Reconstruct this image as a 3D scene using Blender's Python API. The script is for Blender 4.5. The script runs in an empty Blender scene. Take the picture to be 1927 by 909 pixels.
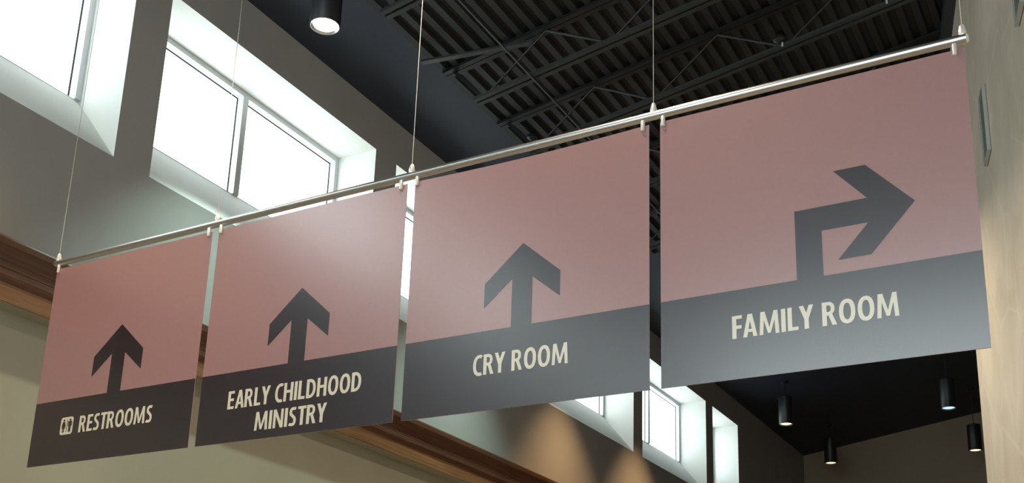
import bpy, math, random
from mathutils import Matrix, Vector
random.seed(7)
C = bpy.context.scene.collection
sc = bpy.context.scene

# ------------------------------------------------------------------ camera, sky, exposure
EYE = 1.6                                     # eye height; all survey heights below are relative to it
YAW, PIT, ROL, FPX, PPY = 0.51806540, 0.28081533, -0.03351583, 2126.367, 769.166
def camera():
    f = Vector((-math.sin(YAW)*math.cos(PIT), math.cos(YAW)*math.cos(PIT), math.sin(PIT)))
    rt = Vector((math.cos(YAW), math.sin(YAW), 0)); dn = f.cross(rt)
    c, s = math.cos(ROL), math.sin(ROL)
    r2 = c*rt + s*dn; d2 = -s*rt + c*dn
    cd = bpy.data.cameras.new('camera'); co = bpy.data.objects.new('camera', cd); C.objects.link(co)
    m = Matrix.Identity(4)
    for i in range(3):
        m[i][0] = r2[i]; m[i][1] = -d2[i]; m[i][2] = -f[i]
    m[2][3] = EYE
    co.matrix_world = m
    cd.sensor_width = 36; cd.sensor_fit = 'HORIZONTAL'; cd.lens = FPX/1927*36
    cd.shift_y = (PPY-454.5)/1927; cd.clip_start = .05; cd.clip_end = 200
    sc.camera = co
camera()
w = bpy.data.worlds.new('overcast_sky'); sc.world = w; w.use_nodes = True
bg = w.node_tree.nodes['Background']; bg.inputs[0].default_value = (.89, .96, 1, 1); bg.inputs[1].default_value = 5.5
vs = sc.view_settings; vs.view_transform = 'Standard'; vs.look = 'None'; vs.gamma = 1; vs.use_curve_mapping = False; vs.exposure = 0.0
sc.cycles.max_bounces = 10; sc.cycles.diffuse_bounces = 5; sc.cycles.transparent_max_bounces = 16
sc.cycles.sample_clamp_indirect = 6

def portal(name, loc, rot, sx, sy):           # tells the sampler where daylight enters; emits nothing itself
    l = bpy.data.lights.new(name, 'AREA'); l.shape = 'RECTANGLE'; l.size = sx; l.size_y = sy
    l.cycles.is_portal = True
    o = bpy.data.objects.new(name, l); C.objects.link(o); o.location = loc; o.rotation_euler = rot
    return o

# ------------------------------------------------------------------ materials
def nodes(name):
    m = bpy.data.materials.new(name); m.use_nodes = True
    return m, m.node_tree.nodes, m.node_tree.links, m.node_tree.nodes['Principled BSDF']
def mat(name, col, rough=.6, metal=0, spec=.5, noise=0, nscale=8, bump=0, bscale=60, emit=None, stretch=(1,1,1)):
    m, N, L, b = nodes(name)
    b.inputs['Base Color'].default_value = (*col, 1); b.inputs['Roughness'].default_value = rough
    b.inputs['Metallic'].default_value = metal; b.inputs['Specular IOR Level'].default_value = spec
    if emit:
        b.inputs['Emission Color'].default_value = (*emit[0], 1); b.inputs['Emission Strength'].default_value = emit[1]
    if noise or bump:
        tc = N.new('ShaderNodeTexCoord'); mp = N.new('ShaderNodeMapping'); mp.inputs['Scale'].default_value = stretch
        L.new(tc.outputs['Object'], mp.inputs[0])
    if noise:
        n = N.new('ShaderNodeTexNoise'); n.inputs['Scale'].default_value = nscale; n.inputs['Detail'].default_value = 5
        L.new(mp.outputs[0], n.inputs['Vector'])
        r = N.new('ShaderNodeValToRGB'); r.color_ramp.elements[0].position = .3; r.color_ramp.elements[1].position = .7
        r.color_ramp.elements[0].color = (*[c*(1-noise) for c in col], 1); r.color_ramp.elements[1].color = (*[min(1, c*(1+noise)) for c in col], 1)
        L.new(n.outputs['Fac'], r.inputs[0]); L.new(r.outputs[0], b.inputs['Base Color'])
    if bump:
        n2 = N.new('ShaderNodeTexNoise'); n2.inputs['Scale'].default_value = bscale; n2.inputs['Detail'].default_value = 3
        L.new(mp.outputs[0], n2.inputs['Vector'])
        bp = N.new('ShaderNodeBump'); bp.inputs['Strength'].default_value = bump; bp.inputs['Distance'].default_value = .01
        L.new(n2.outputs['Fac'], bp.inputs['Height']); L.new(bp.outputs[0], b.inputs['Normal'])
    return m
def wood_mat(name, dark, light):
    m, N, L, b = nodes(name)
    tc = N.new('ShaderNodeTexCoord'); mp = N.new('ShaderNodeMapping'); mp.inputs['Scale'].default_value = (6, .35, 6)
    L.new(tc.outputs['Object'], mp.inputs[0])
    n = N.new('ShaderNodeTexNoise'); n.inputs['Scale'].default_value = 3.5; n.inputs['Detail'].default_value = 8; n.inputs['Distortion'].default_value = 1.2
    L.new(mp.outputs[0], n.inputs['Vector'])
    r = N.new('ShaderNodeValToRGB'); r.color_ramp.elements[0].position = .32; r.color_ramp.elements[1].position = .68
    r.color_ramp.elements[0].color = (*dark, 1); r.color_ramp.elements[1].color = (*light, 1)
    L.new(n.outputs['Fac'], r.inputs[0]); L.new(r.outputs[0], b.inputs['Base Color'])
    b.inputs['Roughness'].default_value = .42
    return m
def plaster_mat(name):
    m, N, L, b = nodes(name)
    tc = N.new('ShaderNodeTexCoord'); mp = N.new('ShaderNodeMapping'); mp.inputs['Scale'].default_value = (.8, .8, .8); mp.inputs['Rotation'].default_value = (.6, .2, 0)
    L.new(tc.outputs['Object'], mp.inputs[0])
    n = N.new('ShaderNodeTexNoise'); n.inputs['Scale'].default_value = 2.2; n.inputs['Detail'].default_value = 7; n.inputs['Distortion'].default_value = .9
    L.new(mp.outputs[0], n.inputs['Vector'])
    r = N.new('ShaderNodeValToRGB'); e = r.color_ramp.elements
    e[0].position = .3; e[0].color = (.50, .43, .34, 1); e[1].position = .72; e[1].color = (.63, .56, .45, 1)
    L.new(n.outputs['Fac'], r.inputs[0])
    v = N.new('ShaderNodeTexVoronoi'); v.feature = 'DISTANCE_TO_EDGE'; v.inputs['Scale'].default_value = 1.3
    L.new(mp.outputs[0], v.inputs['Vector'])
    vr = N.new('ShaderNodeValToRGB'); vr.color_ramp.elements[0].position = 0; vr.color_ramp.elements[0].color = (.8, .8, .8, 1)
    vr.color_ramp.elements[1].position = .02; vr.color_ramp.elements[1].color = (0, 0, 0, 1)
    L.new(v.outputs['Distance'], vr.inputs[0])
    mx = N.new('ShaderNodeMix'); mx.data_type = 'RGBA'; mx.inputs[7].default_value = (.68, .65, .54, 1)
    mlt = N.new('ShaderNodeMath'); mlt.operation = 'MULTIPLY'; mlt.inputs[1].default_value = .5
    L.new(vr.outputs[0], mlt.inputs[0]); L.new(mlt.outputs[0], mx.inputs[0]); L.new(r.outputs[0], mx.inputs[6])
    L.new(mx.outputs[2], b.inputs['Base Color'])
    b.inputs['Roughness'].default_value = .5
    bp = N.new('ShaderNodeBump'); bp.inputs['Strength'].default_value = .25; bp.inputs['Distance'].default_value = .02
    L.new(n.outputs['Fac'], bp.inputs['Height']); L.new(bp.outputs[0], b.inputs['Normal'])
    return m
def glass_mat(name):
    m = bpy.data.materials.new(name); m.use_nodes = True
    N, L = m.node_tree.nodes, m.node_tree.links
    N.remove(N['Principled BSDF']); out = N['Material Output']
    t = N.new('ShaderNodeBsdfTransparent'); t.inputs[0].default_value = (.93, .96, .95, 1)
    g = N.new('ShaderNodeBsdfGlossy'); g.inputs['Roughness'].default_value = .02
    mx = N.new('ShaderNodeMixShader'); mx.inputs[0].default_value = .04; L.new(t.outputs[0], mx.inputs[1]); L.new(g.outputs[0], mx.inputs[2])
    L.new(mx.outputs[0], out.inputs[0])
    return m
M = dict(
    wall=mat('taupe_paint', (.35, .343, .342), .75, noise=.05, nscale=1.5, bump=.05, bscale=180),
    lowwall=mat('lamp_tinted_wall_paint', (.33, .315, .25), .75, noise=.05, nscale=1.5),  # olive and tan tint of the lamplight is put into this wall colour
    reveal=mat('cream_reveal_paint', (.71, .72, .68), .7, noise=.03, nscale=2),
    endwall=mat('tan_end_paint', (.31, .245, .18), .75, noise=.05, nscale=1.2),
    plaster=plaster_mat('troweled_stone_plaster'),
    floor=mat('beige_floor', (.30, .24, .18), .5, noise=.15, nscale=3),
    deck=mat('black_deck_paint', (.015, .017, .019), .6, noise=.15, nscale=4),
    steel=mat('black_steel_paint', (.008, .009, .010), .5, noise=.1, nscale=9),
    greysteel=mat('dark_grey_steel', (.030, .034, .036), .5),
    soffit=mat('navy_soffit_paint', (.018, .025, .043), .6),
    beam=mat('navy_edge_beam', (.02, .026, .036), .5),
    crown=wood_mat('dark_stained_oak', (.075, .032, .020), (.115, .050, .030)),
    fascia=wood_mat('stained_oak', (.15, .070, .032), (.25, .125, .06)),
    alu=mat('anodised_aluminium', (.62, .64, .67), .4, metal=.15),
    gasket=mat('black_gasket', (.02, .02, .022), .6),
    glass=glass_mat('clear_glass'),
    rod=mat('brushed_aluminium', (.62, .62, .62), .28, metal=1, bump=.03, bscale=400),
    pin=mat('satin_aluminium', (.84, .82, .80), .32, metal=.55),
    wire=mat('steel_cable', (.55, .53, .5), .4, metal=.8),
    pink=mat('dusty_rose_print', (.315, .167, .165), .25, spec=1.0, noise=.015, nscale=40),
    dark=mat('plum_black_print', (.015, .009, .015), .25, spec=1.0),
    cream=mat('cream_print', (.66, .60, .48), .24, spec=1.0),
    black=mat('black_lamp_enamel', (.012, .013, .016), .4),
    refl=mat('spun_reflector', (.8, .8, .8), .3, metal=.9),
    cable=mat('black_cord', (.01, .01, .01), .6),
    vent=mat('grey_green_metal', (.20, .23, .21), .4, metal=.3),
    ventedge=mat('pale_metal_edge', (.55, .57, .53), .35, metal=.5),
)
for k_ in ('pink', 'dark', 'cream'): M[k_].node_tree.nodes['Principled BSDF'].inputs['IOR'].default_value = 1.65   # glossy laminated print
def lens_mat(name, col, s): return mat(name, (.9, .9, .9), .4, emit=(col, s))
M['lens_cool'] = lens_mat('cool_lamp_lens', (.88, 1, .98), 6)
M['lens_blue'] = lens_mat('bluish_lamp_lens', (.55, .85, 1), 1.1)
M['lens_warm'] = lens_mat('warm_lamp_lens', (1, .80, .48), 1.4)

# ------------------------------------------------------------------ mesh helpers
class MB:
    def __init__(s): s.v = []; s.f = []
    def poly(s, pts):
        n = len(s.v); s.v += [tuple(p) for p in pts]; s.f.append(tuple(range(n, n+len(pts)))); return s
    def hexa(s, p):                            # 8 corners: bottom ring then top ring
        n = len(s.v); s.v += [tuple(q) for q in p]
        s.f += [tuple(n+i for i in q) for q in ((3,2,1,0),(4,5,6,7),(0,1,5,4),(1,2,6,5),(2,3,7,6),(3,0,4,7))]; return s
    def box(s, x0, x1, y0, y1, z0, z1):
        return s.hexa([(x0,y0,z0),(x1,y0,z0),(x1,y1,z0),(x0,y1,z0),(x0,y0,z1),(x1,y0,z1),(x1,y1,z1),(x0,y1,z1)])
    def tube(s, a, b, r0, r1=None, n=12, caps=True):
        r1 = r0 if r1 is None else r1
        a, b = Vector(a), Vector(b); d = (b-a).normalized()
        u = d.cross(Vector((0,0,1)) if abs(d.z) < .9 else Vector((1,0,0))).normalized(); v = d.cross(u)
        k = len(s.v)
        for p, r in ((a, r0), (b, r1)):
            for i in range(n):
                t = 2*math.pi*i/n; s.v.append(tuple(p + r*(math.cos(t)*u + math.sin(t)*v)))
        for i in range(n):
            j = (i+1) % n; s.f.append((k+i, k+j, k+n+j, k+n+i))
        if caps:
            s.f.append(tuple(k+n-1-i for i in range(n))); s.f.append(tuple(k+n+i for i in range(n)))
        return s
    def bar(s, a, b, wx, wz):                  # rectangular bar
        a, b = Vector(a), Vector(b); d = (b-a).normalized()
        u = d.cross(Vector((0,0,1))).normalized()*wx/2; v = d.cross(u).normalized()*wz/2
        return s.hexa([a-u-v, a+u-v, b+u-v, b-u-v, a-u+v, a+u+v, b+u+v, b-u+v])
    def lathe(s, prof, c, n=32):               # prof: (r, z)
        k = len(s.v)
        for r, z in prof:
            for i in range(n):
                t = 2*math.pi*i/n; s.v.append((c[0]+r*math.cos(t), c[1]+r*math.sin(t), c[2]+z))
        for q in range(len(prof)-1):
            for i in range(n):
                j = (i+1) % n; s.f.append((k+q*n+i, k+q*n+j, k+(q+1)*n+j, k+(q+1)*n+i))
        return s
    def extrude_y(s, prof, y0, y1):            # closed (x, z) profile
        k = len(s.v); n = len(prof)
        s.v += [(x, y0, z) for x, z in prof] + [(x, y1, z) for x, z in prof]
        for i in range(n):
            j = (i+1) % n; s.f.append((k+i, k+j, k+n+j, k+n+i))
        s.f.append(tuple(k+n-1-i for i in range(n))); s.f.append(tuple(k+n+i for i in range(n))); return s
    def build(s, name, m, parent=None, smooth=False, loc=None):
        me = bpy.data.meshes.new(name); me.from_pydata(s.v, [], s.f); me.update()
        me.materials.append(M[m])
        if smooth:
            for p in me.polygons: p.use_smooth = True
            try: me.set_sharp_from_angle(angle=math.radians(40))
            except Exception: pass
        o = bpy.data.objects.new(name, me); C.objects.link(o)
        if parent is not None: o.parent = parent
        if loc: o.location = loc
        return o
def tag(o, label=None, cat=None, group=None, kind=None):
    if label: o['label'] = label
    if cat: o['category'] = cat
    if group: o['group'] = group
    if kind: o['kind'] = kind
    return o
def thing(name, loc, label=None, cat=None, group=None, kind=None):
    o = bpy.data.objects.new(name, None); o.empty_display_size = .1; C.objects.link(o); o.location = loc
    return tag(o, label, cat, group, kind)

# ------------------------------------------------------------------ survey (metres)
W = 6.0                                        # left wall lies at X = -W
SL = math.tan(0.159676)                        # roof pitch across the hall, about 2 in 12
def ZC(x): return EYE + .962*W + (x + W)*SL    # underside of the deck
YB, YE = -7.0, 3.806*W                        # back wall, end wall
SILL_O, SILL_I, HEAD = EYE+.632*W, EYE+.7228*W, EYE+.8885*W
DEP = .0765*W                                  # depth of the window reveals
CR_T = EYE + 2.784                             # top of crown moulding
wins = [(-1.12, -.682), (-.627, -.189), (-.134, .3035), (.3598, .7975), (.8525, 1.2903), (1.3466, 1.784), (1.885, 2.3228), (2.3758, 2.8148), (2.8693, 3.0868)]
wins = [(a*W, b*W) for a, b in wins]
# angled right wall: far corner and direction towards the camera
P0 = Vector((-.1856*W, 1.6963*W, 0)); DU = Vector((.22, -.9755, 0)).normalized(); NU = Vector((-DU.y, DU.x, 0)) * -1
if NU.x > 0: NU = -NU                          # points into the hall (left)

# ------------------------------------------------------------------ setting
MB().box(-W-.3, 5.2, YB-.2, YE+.2, -.2, 0).build('floor', 'floor')['kind'] = 'structure'
# left wall: upper face with openings, lower face set back under the cornice
mb = MB(); X = -W
zt = ZC(X)
edges = [YB] + [y for w_ in wins for y in w_] + [YE]
zb = EYE + 2.45
mb.poly([(X, YB, zb), (X, YE, zb), (X, YE, SILL_O), (X, YB, SILL_O)])
mb.poly([(X, YB, HEAD), (X, YE, HEAD), (X, YE, zt+.02), (X, YB, zt+.02)])
for i in range(0, len(edges), 2):
    mb.poly([(X, edges[i], SILL_O), (X, edges[i+1], SILL_O), (X, edges[i+1], HEAD), (X, edges[i], HEAD)])
LW = mb.build('wall_left', 'wall'); LW['kind'] = 'structure'
XL = -W-.046; ZU = EYE+2.439
mb = MB(); mb.poly([(XL, YB, 0), (XL, YE, 0), (XL, YE, ZU), (XL, YB, ZU)])
mb.poly([(XL, YB, ZU), (XL, YE, ZU), (-W+.08, YE, ZU), (-W+.08, YB, ZU)])
mb.build('lower_wall_face', 'lowwall', LW)
for (a, b) in wins:
    mb = MB(); xi = X-DEP-.06
    mb.poly([(X, a, SILL_O), (X, b, SILL_O), (X-DEP, b, SILL_I), (X-DEP, a, SILL_I)])
    mb.poly([(X-DEP, a, SILL_I), (X-DEP, b, SILL_I), (xi, b, SILL_I), (xi, a, SILL_I)])
    mb.poly([(X, a, HEAD), (xi, a, HEAD), (xi, b, HEAD), (X, b, HEAD)])
    for y in (a, b):
        mb.poly([(X, y, SILL_O), (X-DEP, y, SILL_I), (xi, y, SILL_I), (xi, y, HEAD), (X, y, HEAD)])
    mb.build('window_reveal', 'reveal', LW)
# windows
for k, (a, b) in enumerate(wins):
    wn = thing('window_%d' % (k+1), (X-DEP, (a+b)/2, SILL_I), kind='structure')
    yc = (a+b)/2; h = HEAD-SILL_I; hw = (b-a)/2; t = .05; d0, d1 = -.06, .015
    mb = MB(); mb.box(d0, d1-.02, -hw, hw, 0, .012); mb.box(d0, d1, -hw, hw, h-t, h); mb.box(d0, d1, -hw, -hw+t, .012, h-t); mb.box(d0, d1, hw-t, hw, .012, h-t)
    mb.build('window_frame', 'alu', wn)
    cells = [(-hw+t, hw-t)]
    if b-a > 2:
        MB().box(d0, d1, -.032, .032, .012, h-t).build('mullion', 'alu', wn)
        cells = [(-hw+t, -.032), (.032, hw-t)]
    for (p, q) in cells:
        pn = MB().box(-.043, -.037, p, q, .012, h-t).build('pane', 'glass', wn)
        g = .012
        mb = MB(); mb.box(-.036, -.028, p+.02, q-.02, h-t-.02-g, h-t-.02); mb.box(-.036, -.028, q-.02-g, q-.02, .028, h-t-.02-g); mb.box(-.036, -.028, p+.02, p+.02+g, .028, h-t-.02-g)
        mb.build('gasket', 'gasket', pn)
    portal('daylight_portal', (X-DEP-.1, yc, (SILL_I+HEAD)/2), (0, -math.pi/2, 0), h, b-a)
# end wall, back wall with unseen glazing added to light the signs, far right walls
MB().box(-W-.3, 5.2, YE, YE+.2, 0, ZC(5.2)+.2).build('wall_end', 'endwall')['kind'] = 'structure'
gx0, gx1, gz0, gz1 = -5.3, 2.3, .15, 7.35
mb = MB(); mb.box(-W-.3, gx0, YB-.2, YB, 0, 10); mb.box(gx1, 5.2, YB-.2, YB, 0, 10); mb.box(gx0, gx1, YB-.2, YB, gz1, 10); mb.box(gx0, gx1, YB-.2, YB, 0, gz0)
mb.build('wall_back', 'wall')['kind'] = 'structure'
wn = thing('window_10', ((gx0+gx1)/2, YB-.1, gz0), kind='structure')
hw, h = (gx1-gx0)/2, gz1-gz0; n = 5; mb = MB()
for i in range(n+1):
    x = -hw + 2*hw*i/n; mb.box(max(-hw, x-.04), min(hw, x+.04), -.05, .05, 0, h)
mb.box(-hw, hw, -.05, .05, 0, .08); mb.box(-hw, hw, -.05, .05, h-.08, h); mb.box(-hw, hw, -.05, .05, 2.1, 2.18); mb.box(-hw, hw, -.05, .05, 4.5, 4.58)
mb.build('window_frame', 'alu', wn)
for i in range(n):
    x0, x1 = -hw+2*hw*i/n+.04, -hw+2*hw*(i+1)/n-.04
    MB().box(x0, x1, -.003, .003, .08, 2.1).build('pane', 'glass', wn); MB().box(x0, x1, -.003, .003, 2.18, 4.5).build('pane', 'glass', wn); MB().box(x0, x1, -.003, .003, 4.58, h-.08).build('pane', 'glass', wn)
portal('daylight_portal', ((gx0+gx1)/2, YB-.15, (gz0+gz1)/2), (math.pi/2, 0, 0), 2*hw, h)
# angled plaster wall on the right
tend = (P0.y - YB)/-DU.y
a = P0; b = P0 + DU*tend; th = -NU*.35
mb = MB()
def vt(p, z): return (p.x, p.y, z)
ring = [a, b, b+th, a+th]
mb.hexa([vt(p, 0) for p in ring] + [vt(p, ZC(p.x)+.03) for p in ring])
RW = mb.build('wall_right', 'plaster'); RW['kind'] = 'structure'
MB().hexa([(P0.x+.1, P0.y-.2, 0), (5.2, P0.y-.2, 0), (5.2, P0.y, 0), (P0.x+.1, P0.y, 0), (P0.x+.1, P0.y-.2, ZC(P0.x)), (5.2, P0.y-.2, ZC(5.2)), (5.2, P0.y, ZC(5.2)), (P0.x+.1, P0.y, ZC(P0.x))]).build('wall_return', 'plaster')['kind'] = 'structure'
MB().box(5.0, 5.2, P0.y, YE, 0, ZC(5.2)).build('wall_far_right', 'endwall')['kind'] = 'structure'
# ceiling: corrugated deck, smooth soffit strip along the window wall, smooth far part
XS, XR, YF = -.872*W, 5.2, 2.06*W
mb = MB(); p = .0224*W; prof = []; x = XS
while x < XR:
    for dx, dz in ((0, 0), (.058, 0), (.070, .045), (.122, .045)):
        prof.append((x+dx, ZC(x+dx)+dz))
    x += p
k = len(mb.v)
mb.v += [(x, YB, z) for x, z in prof] + [(x, YF, z) for x, z in prof]; n = len(prof)
mb.f += [(i, i+1, n+i+1, n+i) for i in range(n-1)]
CE = mb.build('ceiling', 'deck'); CE['kind'] = 'structure'
def slab(x0, x1, y0, y1, t): return [(x0,y0,ZC(x0)-t),(x1,y0,ZC(x1)-t),(x1,y1,ZC(x1)-t),(x0,y1,ZC(x0)-t),(x0,y0,ZC(x0)+.12),(x1,y0,ZC(x1)+.12),(x1,y1,ZC(x1)+.12),(x0,y1,ZC(x0)+.12)]
MB().hexa(slab(-W, XS, YB, YE, 0)).build('soffit_strip', 'soffit', CE)
MB().hexa(slab(XS, XR, YF, YE, 0)).build('smooth_ceiling_panel', 'soffit', CE)
# dark beam along the head of the plaster wall
q = [P0+DU*.0, P0+DU*tend]; mb = MB(); o1 = NU*.09
mb.hexa([vt(q[0], ZC(q[0].x)-.14), vt(q[1], ZC(q[1].x)-.14), vt(q[1]+o1, ZC(q[1].x)-.14), vt(q[0]+o1, ZC(q[0].x)-.14)] + [vt(q[0], ZC(q[0].x)), vt(q[1], ZC(q[1].x)), vt(q[1]+o1, ZC((q[1]+o1).x)), vt(q[0]+o1, ZC((q[0]+o1).x))])
mb.build('trim_1', 'beam')['kind'] = 'structure'

# ------------------------------------------------------------------ oak cornice on the window wall
cor = thing('oak_cornice', (-W, 0, EYE), 'stained oak crown cornice running along the wall below the clerestory windows', 'cornice')
pr = [(0, 2.828), (.135, 2.828), (.14, 2.814), (.14, 2.776), (.132, 2.768), (.128, 2.752), (.118, 2.725), (.108, 2.705), (.108, 2.690), (.10, 2.684), (0, 2.684)]
MB().extrude_y(pr, YB, YE).build('crown_moulding', 'crown', cor)
MB().extrude_y([(0, 2.684), (.10, 2.684), (.10, 2.648), (.095, 2.642), (.10, 2.636), (.10, 2.603), (.094, 2.584), (.083, 2.563), (0, 2.563)], YB, YE).build('bed_moulding', 'crown', cor)
MB().extrude_y([(0, 2.563), (.08, 2.563), (.08, 2.446), (.074, 2.4395), (0, 2.4395)], YB, YE).build('fascia_board', 'fascia', cor)

# ------------------------------------------------------------------ steel joists
JH = .075*W
def joist(y, label, clips=()):
    def xw(yy): return (P0 + DU*((P0.y-yy)/-DU.y)).x if yy < P0.y else 4.6
    xr = xw(y) - .06; xl = -.81*W; xt = XS+.02
    j = thing('bar_joist', (xl, y, ZC(xl)-JH), label, 'joist', 'open web joists under the roof deck')
    def pt(x, dz, dy=0): return Vector((x-xl, dy, ZC(x)-dz-(ZC(xl)-JH)))
    for s in (-1, 1):
        MB().bar(pt(xl, JH, s*.034), pt(xr, JH, s*.034), .042, .03).build('bottom_chord', 'greysteel', j)
        MB().bar(pt(xt, .018, s*.03), pt(xr, .018, s*.03), .05, .03).build('top_chord', 'steel', j)
    MB().bar(pt(xl+.08, JH), pt(xt+.1, .03), .03, .03).build('end_web', 'steel', j)
    x = xl+.08; up = True; st = .62
    while x+st < xr:
        a_, b_ = (pt(x, JH-.01), pt(x+st, .03)) if up else (pt(x, .03), pt(x+st, JH-.01))
        MB().tube(a_, b_, .011, n=6).build('web_rod', 'steel', j); x += st; up = not up
    for cx in clips: MB().box(-.007, .007, -.062, -.056, -.02, .02).build('clip', 'alu', j, loc=pt(cx, JH))
    return j
joist(1.041*W, 'black open web steel joist nearest the sign rail, above the clerestory lamp')
joist(1.281*W, 'black open web steel joist second from the sign rail, above the third sign')
joist(1.450*W, 'black open web steel joist third from the sign rail, with two small bright clips', clips=(-.235*W, -.385*W))
joist(1.672*W, 'black open web steel joist fourth away, glimpsed high in the slit between right-hand signs')
joist(1.890*W, 'black open web steel joist fifth away, lowest one in the slit between right-hand signs')
# diagonal brace, bridging rod, flat conduit and thin conduit under the deck
def run(name, x, y0, y1, dz, rx, rz, m, label, cat):
    o = MB().bar((0, 0, 0), (0, y1-y0, 0), rx, rz).build(name, m, loc=(x, y0, ZC(x)-dz)); tag(o, label, cat); return o
bx0, by0, bx1, by1 = -.873*W, 1.221*W, -.716*W, 1.283*W
o = MB().bar((0, 0, 0), (bx1-bx0, by1-by0, ZC(bx1)-ZC(bx0)), .055, .02).build('diagonal_brace', 'greysteel', loc=(bx0, by0, ZC(bx0)-.082))
tag(o, 'dark flat diagonal brace under the deck, slanting towards the second joist', 'brace')
run('bridging_rod', -.7125*W, 5.0, 1.90*W, JH+.022, .016, .016, 'greysteel', 'thin pale bridging rod running below the joist chords over the signs', 'rod')
run('conduit', -.2335*W, 5.0, 1.40*W, .02, .02, .02, 'alu', 'thin bright conduit strip on the deck above the arrow turning right', 'conduit')

# ------------------------------------------------------------------ pendant cylinder lamps
def lamp(x, y, kind, label, power, zb=EYE+.862*W, beam=None):
    r, L = .118, .485
    o = thing('pendant_lamp', (x, y, zb), label, 'lamp', 'black cylinder pendants hung from the roof')
    body = MB().lathe([(0, L), (.05, L), (r-.01, L-.004), (r, L-.014), (r, .004), (r-.003, 0), (r-.008, 0), (r-.010, .02), (r-.010, .10)], (0, 0, 0)).build('lamp_body', 'black', o, True)
    MB().lathe([(r-.0105, .002), (r-.022, .012), (r-.03, .018)], (0, 0, 0)).build('reflector', 'refl', body, True)
    MB().lathe([(r-.012, .016), (.05, .012), (0, .011)], (0, 0, 0)).build('lamp_lens', dict(cool='lens_cool', blue='lens_blue', warm='lens_warm', soft='lens_warm')[kind], body, True)
    top = ZC(x)-zb
    cd_ = MB().tube((0, 0, L-.002), (0, 0, top), .006, n=8).build('cord', 'cable', o)
    MB().lathe([(0, top+.01), (.06, top+.01), (.06, top-.02), (.02, top-.05), (0, top-.05)], (0, 0, 0), 16).build('canopy', 'black', cd_, True)
    l = bpy.data.lights.new('lamp_light', 'SPOT'); l.energy = power; l.shadow_soft_size = .05
    l.spot_size = math.radians(beam or (84 if kind == 'cool' else 76)); l.spot_blend = .7
    l.color = dict(cool=(.72, 1, .86), blue=(.6, .9, 1), warm=(1, .62, .28), soft=(1, .84, .62))[kind]
    lo = bpy.data.objects.new('lamp_light', l); C.objects.link(lo); lo.parent = o; lo.location = (0, 0, -.005)
    return o
c1, c2 = -.8435*W, -.4120*W
lamp(c1, .9638*W, 'cool', 'black cylinder pendant glowing white beside the clerestory window, top left', 420)
lamp(c1, 1.517*W, 'cool', 'black cylinder pendant on a cord behind the third sign', 420)
lamp(c1, 1.95*W, 'warm', 'black cylinder pendant hidden behind the right edge of the third sign', 480)
lamp(c1, 2.335*W, 'warm', 'black cylinder pendant hidden behind the left half of the fourth sign', 480)
lamp(c1, 3.036*W, 'warm', 'dark cylinder pendant with pinkish glow near the far clerestory window', 60)
lamp(c1, 3.540*W, 'warm', 'black cylinder pendant with yellow glow at the far ceiling corner', 60)
lamp(c2, 1.526*W, 'soft', 'black cylinder pendant on a long dark cord behind the fourth sign', 520, beam=125)
lamp(c2, .964*W, 'soft', 'black cylinder pendant high above the sign rail, just out of view', 520, beam=125)  # unseen lamp, added to light the lower plaster wall
lamp(c2, 3.043*W, 'blue', 'dark cylinder pendant with bluish glow under the right end of the signs', 60)
lamp(c2, 3.534*W, 'warm', 'black cylinder pendant with bright glow hanging on a cord beside the plaster wall', 60)
lamp(c1, .46*W, 'warm', 'black cylinder pendant near the window wall before the signs', 330, beam=84)
lamp(c2, .46*W, 'soft', 'unseen black cylinder pendant added in the middle of the hall before the signs', 330, beam=112)  # added out of view to brighten the signs and the lower left wall

# ------------------------------------------------------------------ slim vents in the plaster wall
def vent(u0, u1, z0, z1, label):
    p = P0 + DU*u0; o = thing('wall_vent', (p.x, p.y, z0), label, 'vent', 'slim vents in the plaster wall')
    w_, h_ = u1-u0, z1-z0
    def bx(ua, ub, na, nb, za, zb_):
        f = lambda u, n_: DU*u + NU*n_
        q = [f(ua, na), f(ub, na), f(ub, nb), f(ua, nb)]
        return [(v.x, v.y, za) for v in q] + [(v.x, v.y, zb_) for v in q]
    MB().hexa(bx(0, w_, .0, .004, 0, h_)).build('back_panel', 'vent', o)
    mb = MB()
    for q in ((0, .02, 0, h_), (w_-.02, w_, 0, h_), (.02, w_-.02, 0, .02), (.02, w_-.02, h_-.02, h_)): mb.hexa(bx(q[0], q[1], 0, .03, q[2], q[3]))
    mb.build('frame', 'ventedge', o)
    for i in range(6):
        u = .03+(w_-.06)*i/5; MB().hexa(bx(u-.004, u+.004, .004, .022, .02, h_-.02)).build('slat', 'vent', o)
vent(.290*W, .333*W, EYE+.7135*W, EYE+.806*W, 'slim grey upright wall vent beside the right edge of the fourth sign')
vent(.598*W, .641*W, EYE+.7100*W, EYE+.803*W, 'slim grey upright wall vent cut by the top right corner of the picture')

# ------------------------------------------------------------------ sign rail, cables, clips
YS = 4.0; ZR = EYE+2.5575
rail = thing('sign_rail', (-2.877, YS, ZR), 'brushed aluminium tube rail carrying the four hanging signs', 'rail')
def rx(x): return x+2.877
MB().tube((rx(-5.375), 0, 0), (rx(-.378), 0, 0), .0185, n=24).build('tube', 'rod', rail, True)
for x, e in ((-5.375, -1), (-.378, 1)):
    MB().tube((rx(x), 0, 0), (rx(x)+e*.008, 0, 0), .0185, .014, n=24).build('end_cap', 'pin', rail, True)
for i, x in enumerate((-5.361, -4.124, -2.877, -1.633, -.390)):
    f = MB().lathe([(.0, .062), (.005, .062), (.009, .056), (.0145, .03), (.015, .012), (.0135, .008)], (rx(x), 0, 0), 16).build('cable_gripper', 'pin', rail, True)
    zt = ZC(x) - ZR + .02
    cb = MB().tube((rx(x), 0, .06), (rx(x), 0, zt), .0017, n=6).build('suspension_cable', 'wire', rail)
    f.parent = cb

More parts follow.
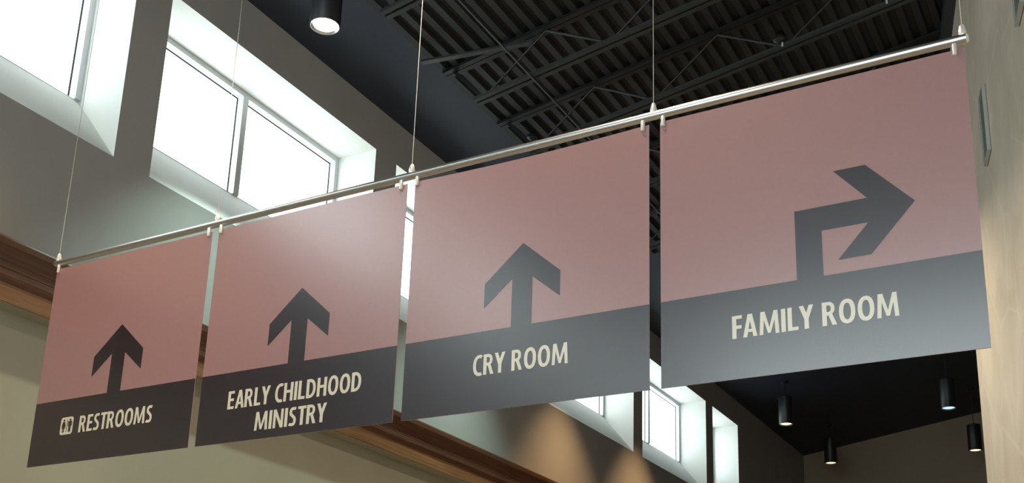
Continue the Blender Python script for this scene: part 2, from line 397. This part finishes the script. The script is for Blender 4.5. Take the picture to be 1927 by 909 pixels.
# ------------------------------------------------------------------ lettering (flat print, drawn stroke by stroke)
def rect(x0, x1, y0, y1): return [(x0, y0), (x1, y0), (x1, y1), (x0, y1)]
def stroke(pts, wdt):
    L_, R_ = [], []
    n = len(pts)
    for i, (x, y) in enumerate(pts):
        a_ = pts[max(0, i-1)]; b_ = pts[min(n-1, i+1)]
        dx, dy = b_[0]-a_[0], b_[1]-a_[1]; l = math.hypot(dx, dy) or 1
        w_ = wdt(i/(n-1)) if callable(wdt) else wdt
        L_.append((x-dy/l*w_/2, y+dx/l*w_/2)); R_.append((x+dy/l*w_/2, y-dx/l*w_/2))
    return [[L_[i], R_[i], R_[i+1], L_[i+1]] for i in range(n-1)]
def ell(cx, cy, rx_, ry, a0, a1, n=14):
    out = []
    for i in range(n+1):
        t = math.radians(a0+(a1-a0)*i/n); c, s = math.cos(t), math.sin(t); e = .88
        out.append((cx+rx_*math.copysign(abs(c)**e, c), cy+ry*math.copysign(abs(s)**e, s)))
    return out
S, B = .178, .148
def glyph(ch):
    if ch == 'I': return S, [rect(0, S, 0, 1)]
    if ch == 'L': return .43, [rect(0, S, 0, 1), rect(S, .43, 0, B)]
    if ch == 'E': return .44, [rect(0, S, 0, 1), rect(S, .44, 0, B), rect(S, .41, .44, .44+B), rect(S, .43, 1-B, 1)]
    if ch == 'F': return .42, [rect(0, S, 0, 1), rect(S, .40, .42, .42+B), rect(S, .42, 1-B, 1)]
    if ch == 'T': return .50, [rect(.25-S/2, .25+S/2, 0, 1-B), rect(0, .50, 1-B, 1)]
    if ch == 'H': return .60, [rect(0, S, 0, 1), rect(.60-S, .60, 0, 1), rect(S, .60-S, .45, .45+B)]
    if ch == 'N': return .62, [rect(0, .155, 0, 1), rect(.62-.155, .62, 0, 1), [(.0, 1), (.165, 1), (.62, 0), (.455, 0)]]
    if ch == 'M': return .82, [[(0, 0), (.155, 0), (.215, 1), (.055, 1)], [(.665, 0), (.82, 0), (.765, 1), (.605, 1)], [(.10, 1), (.235, 1), (.475, .05), (.35, .05)], [(.605, 1), (.74, 1), (.475, .05), (.35, .05)]]
    if ch == 'A': return .60, [[(0, 0), (.17, 0), (.355, 1), (.205, 1)], [(.43, 0), (.60, 0), (.395, 1), (.245, 1)], [(.13, .21), (.47, .21), (.44, .34), (.16, .34)]]
    if ch == 'Y': return .58, [rect(.29-S/2, .29+S/2, 0, .45), [(0, 1), (.18, 1), (.29+S/2, .42), (.29-S/2, .42)], [(.40, 1), (.58, 1), (.29+S/2, .42), (.29-S/2, .42)]]
    if ch == 'O': return .64, stroke(ell(.32, .5, .32-S/2, .51-B/2+.0, 0, 360, 30), S*.95)
    if ch == 'D': return .59, [rect(0, S, 0, 1)] + stroke([(S*.5, 1-B/2), (.20, 1-B/2)] + ell(.20, .5, .59-.20-S/2, .5-B/2, 90, -90, 16) + [(S*.5, B/2)], S*.92)
    if ch == 'C': return .49, stroke([(.48, .895), (.44, .925)] + ell(.36, .5, .36-S/2, .51-B/2, 80, 280, 20) + [(.44, .075), (.48, .10)], S*.92)
    if ch == 'R': return .57, [rect(0, S, 0, 1), [(.23, .47), (.40, .47), (.57, 0), (.39, 0)]] + stroke([(S*.5, 1-B/2), (.24, 1-B/2)] + ell(.24, .715, .51-.24-S/2, .285-B/2, 90, -90, 12) + [(S*.5, .43+B/2)], B)
    if ch == 'S': return .45, stroke([(.40, .90), (.33, .925)] + ell(.235, .735, .235-S/2-.005, .19, 75, 215, 10) + [(.15, .60), (.25, .505), (.33, .43)] + ell(.225, .275, .225-S/2+.005, .20, 25, -105, 10) + [(.09, .085), (.03, .115)], S*.88)
    return .22, []
def text_polys(txt, x0, x1, z0, hgt):
    words = [[]]; x = 0; gap = .085
    for i, ch in enumerate(txt):
        if ch == ' ': x += .25; words.append([]); continue
        w_, ps = glyph(ch)
        if i and txt[i-1:i+1] in ('LY', 'AR', 'FA', 'TR', 'RY'): x -= .05
        words[-1] += [([(px+x, py) for px, py in q], j if len(ps) <= 4 else (j+1 if ch in 'RD' and j < (2 if ch == 'R' else 1) else 0)) for j, q in enumerate(ps)]; x += w_+gap
    tot = x-gap; k = (x1-x0)/tot
    return [[([(x0+px*k, z0+py*hgt) for px, py in q], lv) for q, lv in wd] for wd in words]
def flat(name, polys, m, parent, y, ox, oz, thick=0):
    mb = MB()
    for q in polys:
        q, lv = q if isinstance(q, tuple) else (q, 0)
        if sum(q[i-1][0]*q[i][1]-q[i][0]*q[i-1][1] for i in range(len(q))) < 0: q = q[::-1]
        mb.poly([(px-ox, y-lv*.00015, pz-oz) for px, pz in q])
    me = mb.build(name, m, parent)
    return me

# ------------------------------------------------------------------ the four signs
ZT, ZB, ZBAND = 2.519, 1.334, 1.699
UP = [(.0, .387), (.186, .224), (.186, .107), (.051, .219), (.051, .0), (-.050, .0), (-.050, .225), (-.190, .108), (-.190, .223)]
def ceilstd(pts, c): return [(c+a_, 1.699+b_) for a_, b_ in pts]
def arrow_up(c):
    q = ceilstd(UP, c)
    return [[q[0], q[8], q[7], q[6]], [q[0], q[3], q[2], q[1]], [q[0], q[6], q[5], q[4], q[3]]]
def arrow_right():
    t_ = (-.602, 1.938)
    return [[(-1.048, 1.699), (-.947, 1.699), (-.947, 1.885), (-1.048, 1.985)], [(-1.048, 1.985), (-.947, 1.885), (-.772, 1.885), (-.772, 1.985)],
            [t_, (-.772, 1.985), (-.892, 2.123), (-.772, 2.123)], [t_, (-.768, 1.754), (-.890, 1.754), (-.772, 1.885)], [t_, (-.772, 1.885), (-.772, 1.985)]]
def sign(x0, x1, label, arrow, texts, pins, sag=.0, icon=None):
    cx = (x0+x1)/2; oz = ZB
    o = thing('hanging_sign', (cx, YS, EYE+ZB), label, 'sign', 'directional signs hanging from the rail')
    n = 24; mb = MB(); top = []
    for i in range(n+1):
        t_ = i/n; x = x0+(x1-x0)*t_; top.append((x-cx, ZT-oz-sag*math.sin(math.pi*t_)))
    k = 0
    fr = [(x0-cx, 0), (x1-cx, 0)] + top[::-1]
    nn = len(fr)
    mb.v = [(x, -.0015, z) for x, z in fr] + [(x, .0015, z) for x, z in fr]
    mb.f = [tuple(range(nn)), tuple(range(2*nn-1, nn-1, -1))] + [(i, nn+i, nn+(i+1) % nn, (i+1) % nn) for i in range(nn)]
    mb.build('banner_panel', 'pink', o)
    nb = flat('name_band', [rect(x0+.0005, x1-.0005, ZB+.0005, ZBAND)], 'dark', o, -.0024, cx, oz)
    flat('arrow', arrow, 'dark', o, -.0024, cx, oz)
    for (s, a_, b_, z) in texts:
        for wd in text_polys(s, a_, b_, z, .0935): flat('lettering', wd, 'cream', nb, -.0034, cx, oz)   # one part per word
    if icon:
        ix, iz, s = icon; r = .016; q = []
        for (qx, qz, a0) in ((s-r, s-r, 0), (r, s-r, 90), (r, r, 180), (s-r, r, 270)):
            for i in range(6):
                t_ = math.radians(a0+18*i); q.append((ix+qx+r*math.cos(t_), iz+qz+r*math.sin(t_)))
        pl = flat('restroom_plate', [q], 'cream', nb, -.0034, cx, oz)
        ps = [rect(ix+.049, ix+.053, iz+.014, iz+.086)]
        def disc(x, z, r_): return [(x+r_*math.cos(t*math.pi/6), z+r_*math.sin(t*math.pi/6)) for t in range(12)]
        w0, m0 = ix+.0265, ix+.0755
        ps += [disc(w0, iz+.0815, .0065), [(w0-.007, iz+.073), (w0-.014, iz+.034), (w0+.014, iz+.034), (w0+.007, iz+.073)], rect(w0-.007, w0-.001, iz+.013, iz+.034), rect(w0+.001, w0+.007, iz+.013, iz+.034),
               [(w0-.008, iz+.073), (w0-.0165, iz+.047), (w0-.0125, iz+.046), (w0-.004, iz+.070)], [(w0+.008, iz+.073), (w0+.0165, iz+.047), (w0+.0125, iz+.046), (w0+.004, iz+.070)]]
        ps += [disc(m0, iz+.0815, .0065), rect(m0-.008, m0+.008, iz+.043, iz+.073), rect(m0-.008, m0-.001, iz+.013, iz+.043), rect(m0+.001, m0+.008, iz+.013, iz+.043), rect(m0-.0155, m0-.0105, iz+.045, iz+.073), rect(m0+.0105, m0+.0155, iz+.045, iz+.073), rect(m0-.0155, m0+.0155, iz+.068, iz+.0735)]
        flat('restroom_figures', [(q_, j) for j, q_ in enumerate(ps)], 'dark', pl, -.0040, cx, oz)
    for x in pins:
        MB().lathe([(0, -.032), (.006, -.032), (.0092, -.029), (.0096, .014), (.007, .018)], (x-cx, -.008, ZT-oz+.004), 14).build('clip_pin', 'pin', o, True)
    return o
sign(-5.357, -4.148, 'rose and plum sign reading RESTROOMS with an up arrow', arrow_up(-4.745), [('RESTROOMS', -4.978, -4.428, 1.4965)], (-5.338, -4.167), icon=(-5.126, 1.495, .099))
sign(-4.099, -2.897, 'rose and plum sign reading EARLY CHILDHOOD MINISTRY with an up arrow', arrow_up(-3.492), [('EARLY CHILDHOOD', -3.906, -3.086, 1.505), ('MINISTRY', -3.716, -3.277, 1.3765)], (-4.080, -2.929))
sign(-2.850, -1.653, 'rose and plum sign reading CRY ROOM with an up arrow', arrow_up(-2.249), [('CRY ROOM', -2.482, -2.018, 1.496)], (-2.837, -1.679), sag=.012)
sign(-1.603, -.388, 'rose and plum sign reading FAMILY ROOM with an arrow turning right', arrow_right(), [('FAMILY ROOM', -1.307, -.683, 1.4975)], (-1.587, -.422))
